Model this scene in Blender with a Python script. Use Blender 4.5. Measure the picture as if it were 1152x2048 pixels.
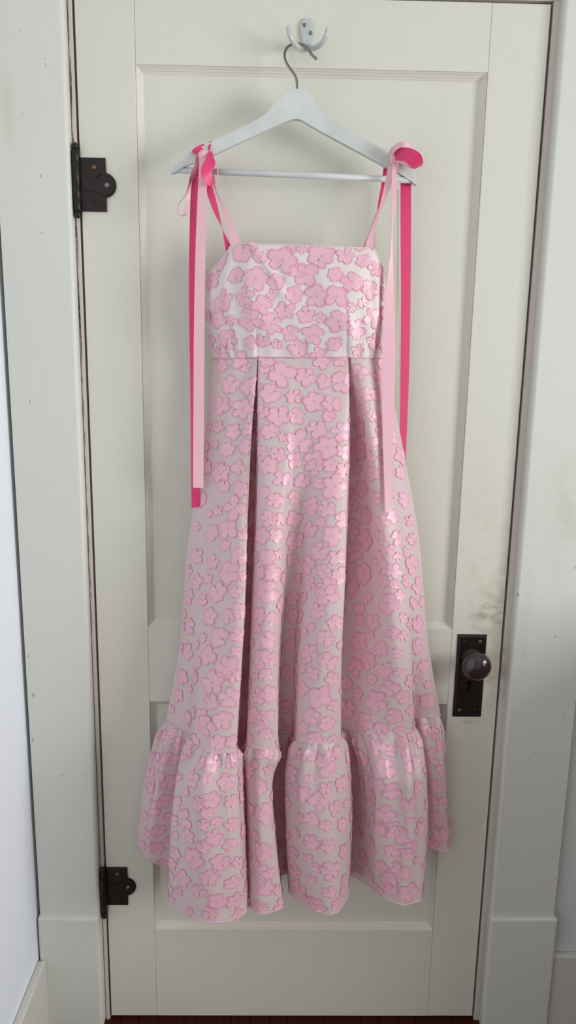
import bpy, bmesh, math, random
import numpy as np
from mathutils import Vector, Matrix

for o in list(bpy.data.objects):
    bpy.data.objects.remove(o)
SC = bpy.context.scene
COL = SC.collection

# ------------------------------------------------------------------ camera
CAM = np.array([-0.05318, -1.40219, 1.44228])
PITCH, YAW, ROLL, FPX = 0.20374, 0.01736, 0.01678, 1500.0
def cam_axes():
    cp, sp = math.cos(PITCH), math.sin(PITCH); cy, sy = math.cos(YAW), math.sin(YAW)
    fw = np.array([sy*cp, cy*cp, -sp]); rt = np.array([cy, -sy, 0.0]); up = np.cross(rt, fw)
    c, s = math.cos(ROLL), math.sin(ROLL)
    return c*rt + s*up, -s*rt + c*up, fw
RT, UP, FW = cam_axes()
cam = bpy.data.cameras.new('camera'); cob = bpy.data.objects.new('camera', cam); COL.objects.link(cob)
cam.sensor_fit = 'VERTICAL'; cam.sensor_height = 36.0; cam.lens = FPX/2048*36.0; cam.clip_start = 0.02
M4 = Matrix([[RT[0], UP[0], -FW[0], CAM[0]], [RT[1], UP[1], -FW[1], CAM[1]], [RT[2], UP[2], -FW[2], CAM[2]], [0, 0, 0, 1]])
cob.matrix_world = M4
SC.camera = cob

# ------------------------------------------------------------------ light and exposure
SC.view_settings.view_transform = 'Standard'; SC.view_settings.look = 'None'
SC.view_settings.gamma = 1.0; SC.view_settings.use_curve_mapping = False
SC.view_settings.exposure = 0.0
world = bpy.data.worlds.new('sky'); SC.world = world; world.use_nodes = True
wb = world.node_tree.nodes['Background']; wb.inputs[0].default_value = (0.62, 0.78, 1.0, 1); wb.inputs[1].default_value = 0.6
# room (metres): left wall at X0, right wall at X1 with the window, far wall behind the camera at Y1
X0, X1, Y1, ZC = -0.5445, 2.35, -3.1, 2.62
WIN = (-2.40, -0.85, 0.92, 2.12)       # window opening y0,y1,z0,z1 in the right wall
ld = bpy.data.lights.new('daylight', 'AREA'); ld.shape = 'RECTANGLE'
ld.size = WIN[1]-WIN[0]-0.10; ld.size_y = WIN[3]-WIN[2]-0.10; ld.energy = 55.0; ld.color = (0.985, 0.99, 0.975); ld.spread = math.radians(140)
lo = bpy.data.objects.new('daylight', ld); COL.objects.link(lo)
lo.location = (X1-0.06, (WIN[0]+WIN[1])/2, (WIN[2]+WIN[3])/2)
lo.rotation_euler = Vector((-1, -0.10, 0.0)).to_track_quat('-Z', 'Y').to_euler()     # daylight thrown in and up by the window

# ------------------------------------------------------------------ helpers
def at(px, py, Y):
    """point of the place seen at a measured pixel, at depth Y from the door face"""
    d = FW + (px-576)/FPX*RT - (py-1024)/FPX*UP
    t = (Y-CAM[1])/d[1]
    return CAM + t*d

def meta(o, label=None, cat=None, group=None, kind=None):
    if label: o['label'] = label
    if cat: o['category'] = cat
    if group: o['group'] = group
    if kind: o['kind'] = kind
    return o

def empty(name, loc=(0, 0, 0)):
    o = bpy.data.objects.new(name, None); o.location = loc; o.empty_display_size = 0.05
    COL.objects.link(o); return o

def link(name, me, mat, parent=None, smooth=False):
    o = bpy.data.objects.new(name, me); COL.objects.link(o)
    for m in (mat if isinstance(mat, (list, tuple)) else [mat]): me.materials.append(m)
    if smooth: me.polygons.foreach_set('use_smooth', [True]*len(me.polygons))
    if parent is not None:
        o.parent = parent
        base = Vector((0, 0, 0)); p = parent
        if parent.type == 'EMPTY':
            while p is not None: base += Vector(p.location); p = p.parent
        o.matrix_parent_inverse = Matrix.Translation(-base)      # meshes are written in room coordinates
    return o

def bm_obj(name, bm, mat, parent=None, smooth=False):
    bmesh.ops.recalc_face_normals(bm, faces=bm.faces)
    me = bpy.data.meshes.new(name); bm.to_mesh(me); bm.free()
    return link(name, me, mat, parent, smooth)

def add_box(bm, x0, x1, y0, y1, z0, z1, bev=0.0, seg=2, filt=None):
    vs = [bm.verts.new((x, y, z)) for x in (x0, x1) for y in (y0, y1) for z in (z0, z1)]
    fs = [(0, 1, 3, 2), (4, 6, 7, 5), (0, 4, 5, 1), (2, 3, 7, 6), (0, 2, 6, 4), (1, 5, 7, 3)]
    fa = [bm.faces.new([vs[i] for i in f]) for f in fs]
    if bev > 0:
        es = set(e for f in fa for e in f.edges)
        if filt: es = [e for e in es if filt(e)]
        bmesh.ops.bevel(bm, geom=list(es), offset=bev, segments=seg, affect='EDGES', profile=0.5)

def box(name, x0, x1, y0, y1, z0, z1, mat, parent=None, bev=0.001, seg=2, filt=None):
    bm = bmesh.new(); add_box(bm, x0, x1, y0, y1, z0, z1, bev, seg, filt)
    return bm_obj(name, bm, mat, parent)

def poly_prism(bm, pts, y0, y1, bev=0.0, seg=2):
    """outline in x,z extruded in y from y0 (front) to y1"""
    a = [bm.verts.new((x, y0, z)) for x, z in pts]; b = [bm.verts.new((x, y1, z)) for x, z in pts]
    n = len(pts); f0 = bm.faces.new(a); f1 = bm.faces.new(b[::-1])
    for i in range(n): bm.faces.new((a[i], b[i], b[(i+1) % n], a[(i+1) % n]))
    if bev: bmesh.ops.bevel(bm, geom=list(f0.edges), offset=bev, segments=seg, affect='EDGES', profile=0.5)

def lathe(bm, prof, origin, axis='z', n=24):
    """prof: list of (radius, distance along axis)"""
    rows = []
    for r, h in prof:
        row = []
        for k in range(n):
            a = 2*math.pi*k/n; c, s = r*math.cos(a), r*math.sin(a)
            p = (c, s, h) if axis == 'z' else (c, -h, s)
            row.append(bm.verts.new((origin[0]+p[0], origin[1]+p[1], origin[2]+p[2])))
        rows.append(row)
    for i in range(len(rows)-1):
        for k in range(n): bm.faces.new((rows[i][k], rows[i][(k+1) % n], rows[i+1][(k+1) % n], rows[i+1][k]))
    bm.faces.new(rows[0]); bm.faces.new(rows[-1][::-1])

def catmull(P, m):
    P = [np.array(p, float) for p in P]; out = []
    Q = [2*P[0]-P[1]] + P + [2*P[-1]-P[-2]]
    for i in range(1, len(Q)-2):
        for k in range(m):
            t = k/m; a, b, c, d = Q[i-1], Q[i], Q[i+1], Q[i+2]
            out.append(0.5*((2*b)+(c-a)*t+(2*a-5*b+4*c-d)*t*t+(3*b-3*c+d-a)*t**3))
    out.append(P[-1]); return out

def tube(bm, pts, r, n=12, taper=None):
    pts = [Vector(p) for p in pts]; rows = []; ref = None
    for i, p in enumerate(pts):
        t = (pts[min(i+1, len(pts)-1)]-pts[max(i-1, 0)]).normalized()
        if ref is None: ref = t.orthogonal().normalized()
        ref = (ref - t*ref.dot(t)).normalized(); b = t.cross(ref)
        rr = r if taper is None else r*taper(i/(len(pts)-1))
        rows.append([bm.verts.new(p+ref*rr*math.cos(2*math.pi*k/n)+b*rr*math.sin(2*math.pi*k/n)) for k in range(n)])
    for i in range(len(rows)-1):
        for k in range(n): bm.faces.new((rows[i][k], rows[i][(k+1) % n], rows[i+1][(k+1) % n], rows[i+1][k]))
    bm.faces.new(rows[0][::-1]); bm.faces.new(rows[-1])

def ball(bm, c, r, sx=1, sy=1, sz=1):
    bmesh.ops.create_uvsphere(bm, u_segments=20, v_segments=14, radius=r, matrix=Matrix.Translation(c) @ Matrix.Diagonal((sx, sy, sz, 1)))

# ------------------------------------------------------------------ materials
def new_mat(name):
    m = bpy.data.materials.new(name); m.use_nodes = True
    nt = m.node_tree; return m, nt, nt.nodes['Principled BSDF']

def N(nt, t, **kw):
    n = nt.nodes.new(t)
    for k, v in kw.items(): setattr(n, k, v)
    return n

def noise(nt, scale, detail=3, sc3=None, rough=0.55):
    tc = N(nt, 'ShaderNodeTexCoord'); mp = N(nt, 'ShaderNodeMapping'); mp.inputs['Scale'].default_value = sc3 or (1, 1, 1)
    n = N(nt, 'ShaderNodeTexNoise'); n.inputs['Scale'].default_value = scale; n.inputs['Detail'].default_value = detail; n.inputs['Roughness'].default_value = rough
    nt.links.new(tc.outputs['Object'], mp.inputs[0]); nt.links.new(mp.outputs[0], n.inputs['Vector']); return n

def ramp(nt, src, p0, p1, c0=(0, 0, 0, 1), c1=(1, 1, 1, 1)):
    r = N(nt, 'ShaderNodeValToRGB'); e = r.color_ramp.elements
    e[0].position = p0; e[1].position = p1; e[0].color = c0; e[1].color = c1
    nt.links.new(src, r.inputs[0]); return r

def mixc(nt, fac, a, b):
    m = N(nt, 'ShaderNodeMix', data_type='RGBA')
    if isinstance(fac, (int, float)): m.inputs[0].default_value = fac
    else: nt.links.new(fac, m.inputs[0])
    for s, v in ((m.inputs[6], a), (m.inputs[7], b)):
        if isinstance(v, tuple): s.default_value = v if len(v) == 4 else v+(1,)
        else: nt.links.new(v, s)
    return m.outputs[2]

def math_(nt, op, a, b=None):
    m = N(nt, 'ShaderNodeMath', operation=op)
    for i, v in enumerate((a, b)):
        if v is None: continue
        if isinstance(v, (int, float)): m.inputs[i].default_value = v
        else: nt.links.new(v, m.inputs[i])
    return m.outputs[0]

def bump(nt, b, h, strength, dist=0.001):
    n = N(nt, 'ShaderNodeBump'); n.inputs['Strength'].default_value = strength; n.inputs['Distance'].default_value = dist
    nt.links.new(h, n.inputs['Height']); nt.links.new(n.outputs[0], b.inputs['Normal'])

def blob(nt, c, r, sharp=0.35):
    """soft ellipsoid mask round a spot of the place"""
    tc = N(nt, 'ShaderNodeTexCoord'); mp = N(nt, 'ShaderNodeMapping')
    mp.inputs['Scale'].default_value = tuple(1/v for v in r); mp.inputs['Location'].default_value = tuple(-a/v for a, v in zip(c, r))
    nt.links.new(tc.outputs['Object'], mp.inputs[0])
    ln = N(nt, 'ShaderNodeVectorMath', operation='LENGTH'); nt.links.new(mp.outputs[0], ln.inputs[0])
    return ramp(nt, ln.outputs['Value'], sharp, 1.0, (1, 1, 1, 1), (0, 0, 0, 1)).outputs[0]

def paint(name, col, col2, rough=0.42, stains=(), chips=0.0, brush=(30, 30, 2)):
    m, nt, b = new_mat(name)
    n1 = noise(nt, 2.2, 4); c = mixc(nt, ramp(nt, n1.outputs[0], 0.35, 0.7).outputs[0], col, col2)
    for (ctr, rad, scol, sc, amount, pat) in stains:
        k = blob(nt, ctr, rad)
        if pat:
            pn = noise(nt, sc, 5, pat, 0.65); k = math_(nt, 'MULTIPLY', k, ramp(nt, pn.outputs[0], 0.40, 0.68).outputs[0])
        k = math_(nt, 'MULTIPLY', k, amount); c = mixc(nt, k, c, scol)
    if chips:
        n3 = noise(nt, 70, 2, (1, 1, 0.45)); k = ramp(nt, n3.outputs[0], 0.745, 0.76).outputs[0]
        c = mixc(nt, math_(nt, 'MULTIPLY', k, chips), c, (0.20, 0.16, 0.11))
    nt.links.new(c, b.inputs['Base Color']); b.inputs['Roughness'].default_value = rough
    b.inputs['Specular IOR Level'].default_value = 0.35
    n2 = noise(nt, 12, 6, brush, 0.6); bump(nt, b, n2.outputs[0], 0.16, 0.002)
    return m

DIRT = (0.36, 0.30, 0.19)
DOOR_STAINS = [((0.372, 0, 0.955), (0.05, 0.06, 0.075), DIRT, 30, 0.75, (1, 1, 2.2)),
               ((0.392, 0, 1.02), (0.03, 0.06, 0.14), DIRT, 18, 0.5, (1, 1, 1.4)),
               ((0.388, 0, 0.83), (0.024, 0.06, 0.13), DIRT, 30, 0.5, (1, 1, 1.6)),
               ((0.34, 0, 1.12), (0.05, 0.06, 0.16), (0.52, 0.50, 0.34), 14, 0.4, (1, 1, 1)),
               ((0.35, 0, 0.725), (0.03, 0.05, 0.03), DIRT, 30, 0.5, (1, 1, 2))]
MAT_DOOR = paint('door_cream_paint', (0.715, 0.705, 0.628), (0.695, 0.685, 0.610), stains=DOOR_STAINS)
MAT_MOULD = paint('moulding_paint_shade_tint', (0.73, 0.69, 0.63), (0.70, 0.66, 0.60), rough=0.38, brush=(3, 3, 3))  # warmer than the door: pinkish brown of shaded faces put into the colour
MAT_CASE = paint('casing_paint', (0.705, 0.71, 0.668), (0.685, 0.69, 0.648), chips=0.55,
                 stains=[((-0.512, 0, 1.845), (0.016, 0.06, 0.085), (0.62, 0.55, 0.36), 6, 0.45, None),
                         ((0.49, 0, 1.15), (0.05, 0.06, 0.16), (0.55, 0.52, 0.38), 16, 0.5, (1, 1, 1)),
                         ((0.435, 0, 1.0), (0.02, 0.06, 0.25), (0.50, 0.53, 0.55), 20, 0.35, (1, 1, 1)),
                         ((-0.48, 0, 0.33), (0.05, 0.06, 0.2), (0.62, 0.57, 0.42), 6, 0.3, (1, 1, 1))])
MAT_JAMB = paint('jamb_paint_bounce_tint', (0.67, 0.60, 0.55), (0.62, 0.55, 0.50), chips=0.5,  # pinkish grey tone: dress bounce and shade put into the base colour
                 stains=[((0.41, 0, 0.83), (0.02, 0.05, 0.09), (0.25, 0.2, 0.15), 60, 0.6, (1, 1, 0.5))])
MAT_WALL = paint('wall_cool_white', (0.85, 0.895, 0.95), (0.835, 0.88, 0.935), rough=0.6, brush=(4, 4, 4))
MAT_WALL2 = paint('wall_grey_white', (0.70, 0.72, 0.73), (0.67, 0.69, 0.70), rough=0.6, brush=(4, 4, 4))
MAT_FAR = paint('far_wall_beige', (0.42, 0.40, 0.36), (0.40, 0.38, 0.34), rough=0.7, brush=(4, 4, 4))
MAT_CEIL = paint('ceiling_white', (0.70, 0.70, 0.68), (0.68, 0.68, 0.66), rough=0.8, brush=(4, 4, 4))
MAT_BASE = paint('baseboard_paint', (0.66, 0.65, 0.60), (0.63, 0.62, 0.57), chips=0.4)

def simple(name, col, rough=0.5, metal=0.0, bumpy=None, coat=0.0):
    m, nt, b = new_mat(name)
    n = noise(nt, bumpy[0] if bumpy else 20, 4)
    c = mixc(nt, ramp(nt, n.outputs[0], 0.3, 0.75).outputs[0], col, tuple(v*0.82 for v in col))
    nt.links.new(c, b.inputs['Base Color']); b.inputs['Roughness'].default_value = rough; b.inputs['Metallic'].default_value = metal
    b.inputs['Coat Weight'].default_value = coat
    if bumpy: bump(nt, b, n.outputs[0], bumpy[1], 0.001)
    return m
MAT_IRON = simple('dark_bronze', (0.030, 0.022, 0.020), 0.42, 0.55, (60, 0.25))
MAT_PLATE = simple('dark_lock_plate', (0.022, 0.016, 0.014), 0.40, 0.5, (60, 0.25))
MAT_KNOB = simple('brown_porcelain', (0.030, 0.016, 0.017), 0.22, 0.0, (9, 0.05), 0.4)
MAT_SCREW = simple('brass_screw', (0.24, 0.12, 0.06), 0.4, 0.8)
MAT_SCREW2 = simple('steel_screw', (0.25, 0.26, 0.27), 0.35, 0.9)
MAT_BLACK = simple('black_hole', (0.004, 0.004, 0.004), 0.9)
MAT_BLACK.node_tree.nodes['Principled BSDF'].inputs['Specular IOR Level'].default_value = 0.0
MAT_HOOK = simple('white_enamel', (0.60, 0.64, 0.64), 0.28, 0.0, None, 0.3)
MAT_HANGER = simple('white_lacquered_wood', (0.69, 0.715, 0.71), 0.35, 0.0, (14, 0.04))
MAT_WIRE = simple('brushed_steel', (0.27, 0.27, 0.27), 0.28, 1.0)
MAT_WHITE = simple('window_frame_white', (0.8, 0.8, 0.78), 0.4)

def wood():
    m, nt, b = new_mat('dark_red_wood')
    n = noise(nt, 16, 5, (6, 0.7, 6)); oi = N(nt, 'ShaderNodeObjectInfo')
    c = mixc(nt, ramp(nt, n.outputs[0], 0.3, 0.7).outputs[0], (0.085, 0.016, 0.008), (0.035, 0.008, 0.005))
    c = mixc(nt, math_(nt, 'MULTIPLY', oi.outputs['Random'], 0.6), c, (0.05, 0.014, 0.008))
    nt.links.new(c, b.inputs['Base Color']); b.inputs['Roughness'].default_value = 0.35; b.inputs['Specular IOR Level'].default_value = 0.2
    return m
MAT_WOOD = wood()

def cloth(name, col, rough, sheen, transl, alpha=1.0, weave=900.0, wcol=None, aniso=0.0, spec=0.5, rim=None, through=None, ior=1.5):
    m, nt, b = new_mat(name); out = nt.nodes['Material Output']
    tc = N(nt, 'ShaderNodeTexCoord')
    n = noise(nt, weave, 2, (0.25, 1, 1.6)); n2 = noise(nt, 9, 4)
    c = mixc(nt, ramp(nt, n.outputs[0], 0.3, 0.7).outputs[0], col, wcol or tuple(v*0.93 for v in col))
    c = mixc(nt, math_(nt, 'MULTIPLY', n2.outputs[0], 0.25), c, tuple(v*0.88 for v in col))
    if rim:
        a = N(nt, 'ShaderNodeAttribute'); a.attribute_name = 'rim'
        c = mixc(nt, a.outputs['Fac'], c, rim)
    nt.links.new(c, b.inputs['Base Color']); b.inputs['Roughness'].default_value = rough
    b.inputs['IOR'].default_value = ior; b.inputs['Sheen Weight'].default_value = sheen; b.inputs['Sheen Roughness'].default_value = 0.4; b.inputs['Specular IOR Level'].default_value = spec
    bump(nt, b, n.outputs[0], 0.12, 0.0005)
    sh = b.outputs[0]
    if transl:
        tr = N(nt, 'ShaderNodeBsdfTranslucent'); nt.links.new(c, tr.inputs[0]) if through is None else setattr(tr.inputs[0], 'default_value', through+(1,))
        mx = N(nt, 'ShaderNodeMixShader'); mx.inputs[0].default_value = transl
        nt.links.new(sh, mx.inputs[1]); nt.links.new(tr.outputs[0], mx.inputs[2]); sh = mx.outputs[0]
    if alpha < 1:
        tp = N(nt, 'ShaderNodeBsdfTransparent'); mx = N(nt, 'ShaderNodeMixShader'); mx.inputs[0].default_value = alpha
        nt.links.new(tp.outputs[0], mx.inputs[1]); nt.links.new(sh, mx.inputs[2]); sh = mx.outputs[0]
    nt.links.new(sh, out.inputs[0]); return m
MAT_ORG = cloth('white_pink_organza', (0.90, 0.77, 0.79), 0.42, 0.10, 0.27, 0.96, spec=0.5, through=(0.92, 0.42, 0.54))
MAT_LINING = cloth('white_pink_lining', (0.85, 0.755, 0.762), 0.5, 0.1, 0.08)
MAT_FLOWER = cloth('pink_satin_flower', (0.94, 0.55, 0.67), 0.41, 0.05, 0.12, spec=0.5, rim=(0.80, 0.31, 0.44), ior=1.75)
MAT_SEAM = cloth('pink_seam', (0.80, 0.46, 0.58), 0.5, 0.2, 0.0)
MAT_PALE = cloth('pale_pink_ribbon', (0.95, 0.58, 0.66), 0.42, 0.0, 0.10, weave=1500)
MAT_HOT = cloth('hot_pink_ribbon', (0.86, 0.055, 0.21), 0.42, 0.0, 0.10, weave=1500)
MAT_CORD = cloth('cream_tape', (0.82, 0.78, 0.70), 0.5, 0.1, 0.0)

# ------------------------------------------------------------------ room shell
floor = empty('floor', (0, 0, 0)); meta(floor, 'dark red-brown strip wood floor below the door', 'floor', kind='structure')
pw = 0.041; x = X0; k = 0
random.seed(4)
plank_me = None
while x < X1-0.001:
    w = min(pw, X1-x)
    bm = bmesh.new(); add_box(bm, x+0.0006, x+w-0.0006, Y1, 0.34, -0.02, 0.0, 0.0008, 1)
    bm_obj('plank', bm, MAT_WOOD, floor); x += pw
box('subfloor', X0-0.05, X1+0.1, Y1-0.1, 0.36, -0.05, -0.021, MAT_BLACK, floor, 0)
o = box('ceiling', X0-0.1, X1+0.12, Y1-0.1, 0.1, ZC, ZC+0.05, MAT_CEIL, None, 0); meta(o, 'flat white ceiling of the room', 'ceiling', kind='structure')
o = box('wall_left', X0-0.1, X0, Y1, 0.06, 0, ZC, MAT_WALL, None, 0); meta(o, 'cool white wall meeting the door casing at the hinge side', 'wall', kind='structure')
o = box('wall_behind', X0-0.1, X1+0.1, Y1-0.1, Y1, 0, ZC, MAT_FAR, None, 0); meta(o, 'plain white wall facing the door', 'wall', kind='structure')
# door wall: right of the door and above it
bm = bmesh.new()
add_box(bm, 0.447, X1+0.1, 0.0, 0.1, 0, ZC); add_box(bm, X0-0.1, 0.447, 0.0, 0.1, 2.09, ZC); add_box(bm, X0-0.02, -0.447, 0.05, 0.1, 0, 2.09)
o = bm_obj('wall_back', bm, MAT_WALL2); meta(o, 'greyish white plaster wall around the door', 'wall', kind='structure')
# right wall with a window opening
bm = bmesh.new()
add_box(bm, X1, X1+0.14, Y1, WIN[0], 0, ZC); add_box(bm, X1, X1+0.14, WIN[1], 0.0, 0, ZC)
add_box(bm, X1, X1+0.14, WIN[0], WIN[1], 0, WIN[2]); add_box(bm, X1, X1+0.14, WIN[0], WIN[1], WIN[3], ZC)
o = bm_obj('wall_right', bm, MAT_FAR); meta(o, 'white wall holding the window', 'wall', kind='structure')
win = empty('window_1', (X1, (WIN[0]+WIN[1])/2, WIN[2])); meta(win, 'white sash window in the side wall', 'window', kind='structure')
bm = bmesh.new(); e = 0.075
for (a0, a1, b0, b1) in ((WIN[0]-e, WIN[0], WIN[2]-e, WIN[3]+e), (WIN[1], WIN[1]+e, WIN[2]-e, WIN[3]+e), (WIN[0], WIN[1], WIN[3], WIN[3]+e)):
    add_box(bm, X1-0.02, X1, a0, a1, b0, b1, 0.003, 1)
bm_obj('window_casing', bm, MAT_WHITE, win)
box('window_sill', X1-0.05, X1+0.02, WIN[0]-e-0.02, WIN[1]+e+0.02, WIN[2]-0.03, WIN[2], MAT_WHITE, win, 0.004)
bm = bmesh.new(); zm = (WIN[2]+WIN[3])/2
add_box(bm, X1+0.03, X1+0.06, WIN[0], WIN[1], zm-0.02, zm+0.02, 0.002, 1)
for a in (WIN[0]+0.02, WIN[1]-0.02): add_box(bm, X1+0.03, X1+0.06, a-0.02, a+0.02, WIN[2], WIN[3], 0.002, 1)
for a in (WIN[2]+0.02, WIN[3]-0.02): add_box(bm, X1+0.03, X1+0.06, WIN[0]+0.04, WIN[1]-0.04, a-0.02, a+0.02, 0.002, 1)
bm_obj('sash', bm, MAT_WHITE, win)

# casing, plinth blocks, jambs, baseboards
inner_l = lambda e: all(abs(v.co.x+0.413) < 1e-5 and v.co.y < -0.001 for v in e.verts)
o = box('trim_1', -0.5365, -0.413, -0.021, 0.012, 0.281, 2.2, MAT_CASE, None, 0.007, 4, inner_l)
meta(o, 'wide flat white door casing on the hinge side with a yellowed patch', 'door casing', kind='structure')
inner_r = lambda e: all(abs(v.co.x-0.416) < 1e-5 and v.co.y < -0.001 for v in e.verts)
o = box('trim_2', 0.416, 0.551, -0.021, 0.0, 0.283, 2.2, MAT_CASE, None, 0.006, 4, inner_r)
meta(o, 'wide flat white door casing on the knob side with chipped edge', 'door casing', kind='structure')
o = box('trim_3', -0.5365, 0.551, -0.0205, 0.0, 2.0535, 2.19, MAT_CASE, None, 0.004, 2); meta(o, 'white head casing above the door', 'door casing', kind='structure')
o = box('trim_4', -0.5415, -0.413, -0.028, 0.012, 0.0, 0.282, MAT_CASE, None, 0.006, 3); meta(o, 'white plinth block under the hinge side casing', 'plinth block', kind='structure')
o = box('trim_5', 0.414, 0.560, -0.028, 0.0, 0.0, 0.284, MAT_CASE, None, 0.006, 3); meta(o, 'white plinth block under the knob side casing', 'plinth block', kind='structure')
def jamb(name, x0, x1, z0, z1, label):
    o = box(name, x0, x1, 0.0005, 0.12, z0, z1, MAT_JAMB, None, 0.0012, 2); meta(o, label, 'door jamb', kind='structure'); return o
jamb('trim_6', -0.4118, -0.4042, 0, 2.036, 'narrow painted jamb edge beside the hinges')
jamb('trim_7', 0.4045, 0.447, 0, 2.036, 'narrow painted jamb edge beside the knob')
jamb('trim_8', -0.447, 0.447, 2.036, 2.085, 'painted head jamb edge over the door')
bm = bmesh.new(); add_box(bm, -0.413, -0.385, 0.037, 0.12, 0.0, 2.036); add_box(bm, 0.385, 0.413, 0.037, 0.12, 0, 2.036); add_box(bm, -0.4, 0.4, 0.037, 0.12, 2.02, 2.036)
o = bm_obj('trim_9', bm, MAT_BLACK); meta(o, 'door stop coloured black for the shade in the gap around the door', 'door stop', kind='structure')  # black colour paints in the shade deep in the gap
topf = lambda e: all(v.co.z > 0.1 for v in e.verts)
o = box('baseboard_left', X0, -0.5275, Y1+0.02, -0.0285, 0.0, 0.181, MAT_BASE, None, 0.005, 3, topf); meta(o, 'worn white baseboard along the hinge side wall', 'baseboard', kind='structure')
o = box('baseboard_right', 0.5605, X1-0.001, -0.016, -0.0002, 0.0, 0.182, MAT_BASE, None, 0.005, 3, topf); meta(o, 'white baseboard on the knob side of the door', 'baseboard', kind='structure')

# the old paint has split along the hinge side jamb: an open dark crack of uneven width
random.seed(8); zc_, runs = 2.03, []
jl = bpy.data.objects['trim_6']
while zc_ > 0.95:
    ln = random.uniform(0.03, 0.22) if zc_ > 1.45 else random.uniform(0.008, 0.05); pts_l, pts_r = [], []; n_ = max(4, int(ln/0.006))
    wmax = 0.0016 if 1.5 < zc_ < 1.97 else 0.0009
    for i in range(n_+1):
        z_ = zc_-ln*i/n_; w_ = wmax*math.sin(math.pi*min(1, max(0, i/n_)))**0.5*random.uniform(0.35, 1.0)+0.00005; xm = -0.4102+0.0004*math.sin(z_*40)+random.uniform(-1, 1)*0.0002
        pts_l.append((xm-w_/2, z_)); pts_r.append((xm+w_/2, z_))
    bm = bmesh.new(); A_ = [bm.verts.new((x_, 0.0002, z_)) for x_, z_ in pts_l]; B_ = [bm.verts.new((x_, 0.0002, z_)) for x_, z_ in pts_r]
    for i in range(n_): bm.faces.new((A_[i], B_[i], B_[i+1], A_[i+1]))
    bm_obj('crack', bm, MAT_BLACK, jl); zc_ -= ln+random.uniform(0.004, 0.03)

# ------------------------------------------------------------------ door
door = empty('door_1', (0, 0, 0.012)); meta(door, 'cream painted two-panel wooden door the pink dress hangs on', 'door', kind='structure')
DT = 0.035; g = 0.00025
def dpart(name, x0, x1, z0, z1, y0=0.0, y1=DT, mat=MAT_DOOR, bev=0.0008): return box(name, x0, x1, y0, y1, z0, z1, mat, door, bev, 2)
ZB, ZT = 0.012, 2.031
dpart('stile', -0.400, -0.300-g, ZB, ZT, bev=0.0012); dpart('stile', 0.300+g, 0.400, ZB, ZT, bev=0.0015)
dpart('rail', -0.300, 0.300, 1.924, ZT); dpart('rail', -0.300, 0.300, 0.760, 0.919); dpart('rail', -0.300, 0.300, ZB, 0.232)
for z0, z1 in ((0.919, 1.924), (0.232, 0.760)):
    box('panel', -0.2995, 0.2995, 0.0122, 0.022, z0+0.0005, z1-0.0005, MAT_DOOR, door, 0)
    PR = [(0, 0.0008), (0.0030, 0.0040), (0.0033, 0.0052), (0.0066, 0.0078), (0.0069, 0.0090), (0.0104, 0.0112), (0.0112, 0.0124)]
    xa, xb = -0.2997, 0.2997; za, zb = z0+0.0003, z1-0.0003
    def ring(t): return [(xa+t, za+t), (xb-t, za+t), (xb-t, zb-t), (xa+t, zb-t)]
    for s in range(4):
        bm = bmesh.new(); ra = []; rb = []
        for t, d in PR:
            R = ring(t); p, q = R[s], R[(s+1) % 4]
            ra.append(bm.verts.new((p[0], d, p[1]))); rb.append(bm.verts.new((q[0], d, q[1])))
        R = ring(0); p, q = R[s], R[(s+1) % 4]
        ra.append(bm.verts.new((p[0], 0.0128, p[1]))); rb.append(bm.verts.new((q[0], 0.0128, q[1])))
        n = len(ra)
        for i in range(n): bm.faces.new((ra[i], rb[i], rb[(i+1) % n], ra[(i+1) % n]))
        bm.faces.new(ra[::-1]); bm.faces.new(rb)
        bm_obj('moulding', bm, MAT_MOULD, door)

def screw(parent, x, y, z, r, ang, mat):
    bm = bmesh.new(); lathe(bm, [(0.0003, 0.0014), (r*0.6, 0.0012), (r, 0.0005), (r, -0.001)][::-1], (x, y, z), 'y', 14)
    s = bm_obj('screw', bm, mat, parent, True)
    return s

def slot(bm, x, y, z, r, ang):
    c, s = math.cos(ang), math.sin(ang); h = r*0.16
    v = [bm.verts.new((x+a*c-b*s, y, z+a*s+b*c)) for a, b in ((-r, -h), (r, -h), (r, h), (-r, h))]
    bm.faces.new(v)

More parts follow.
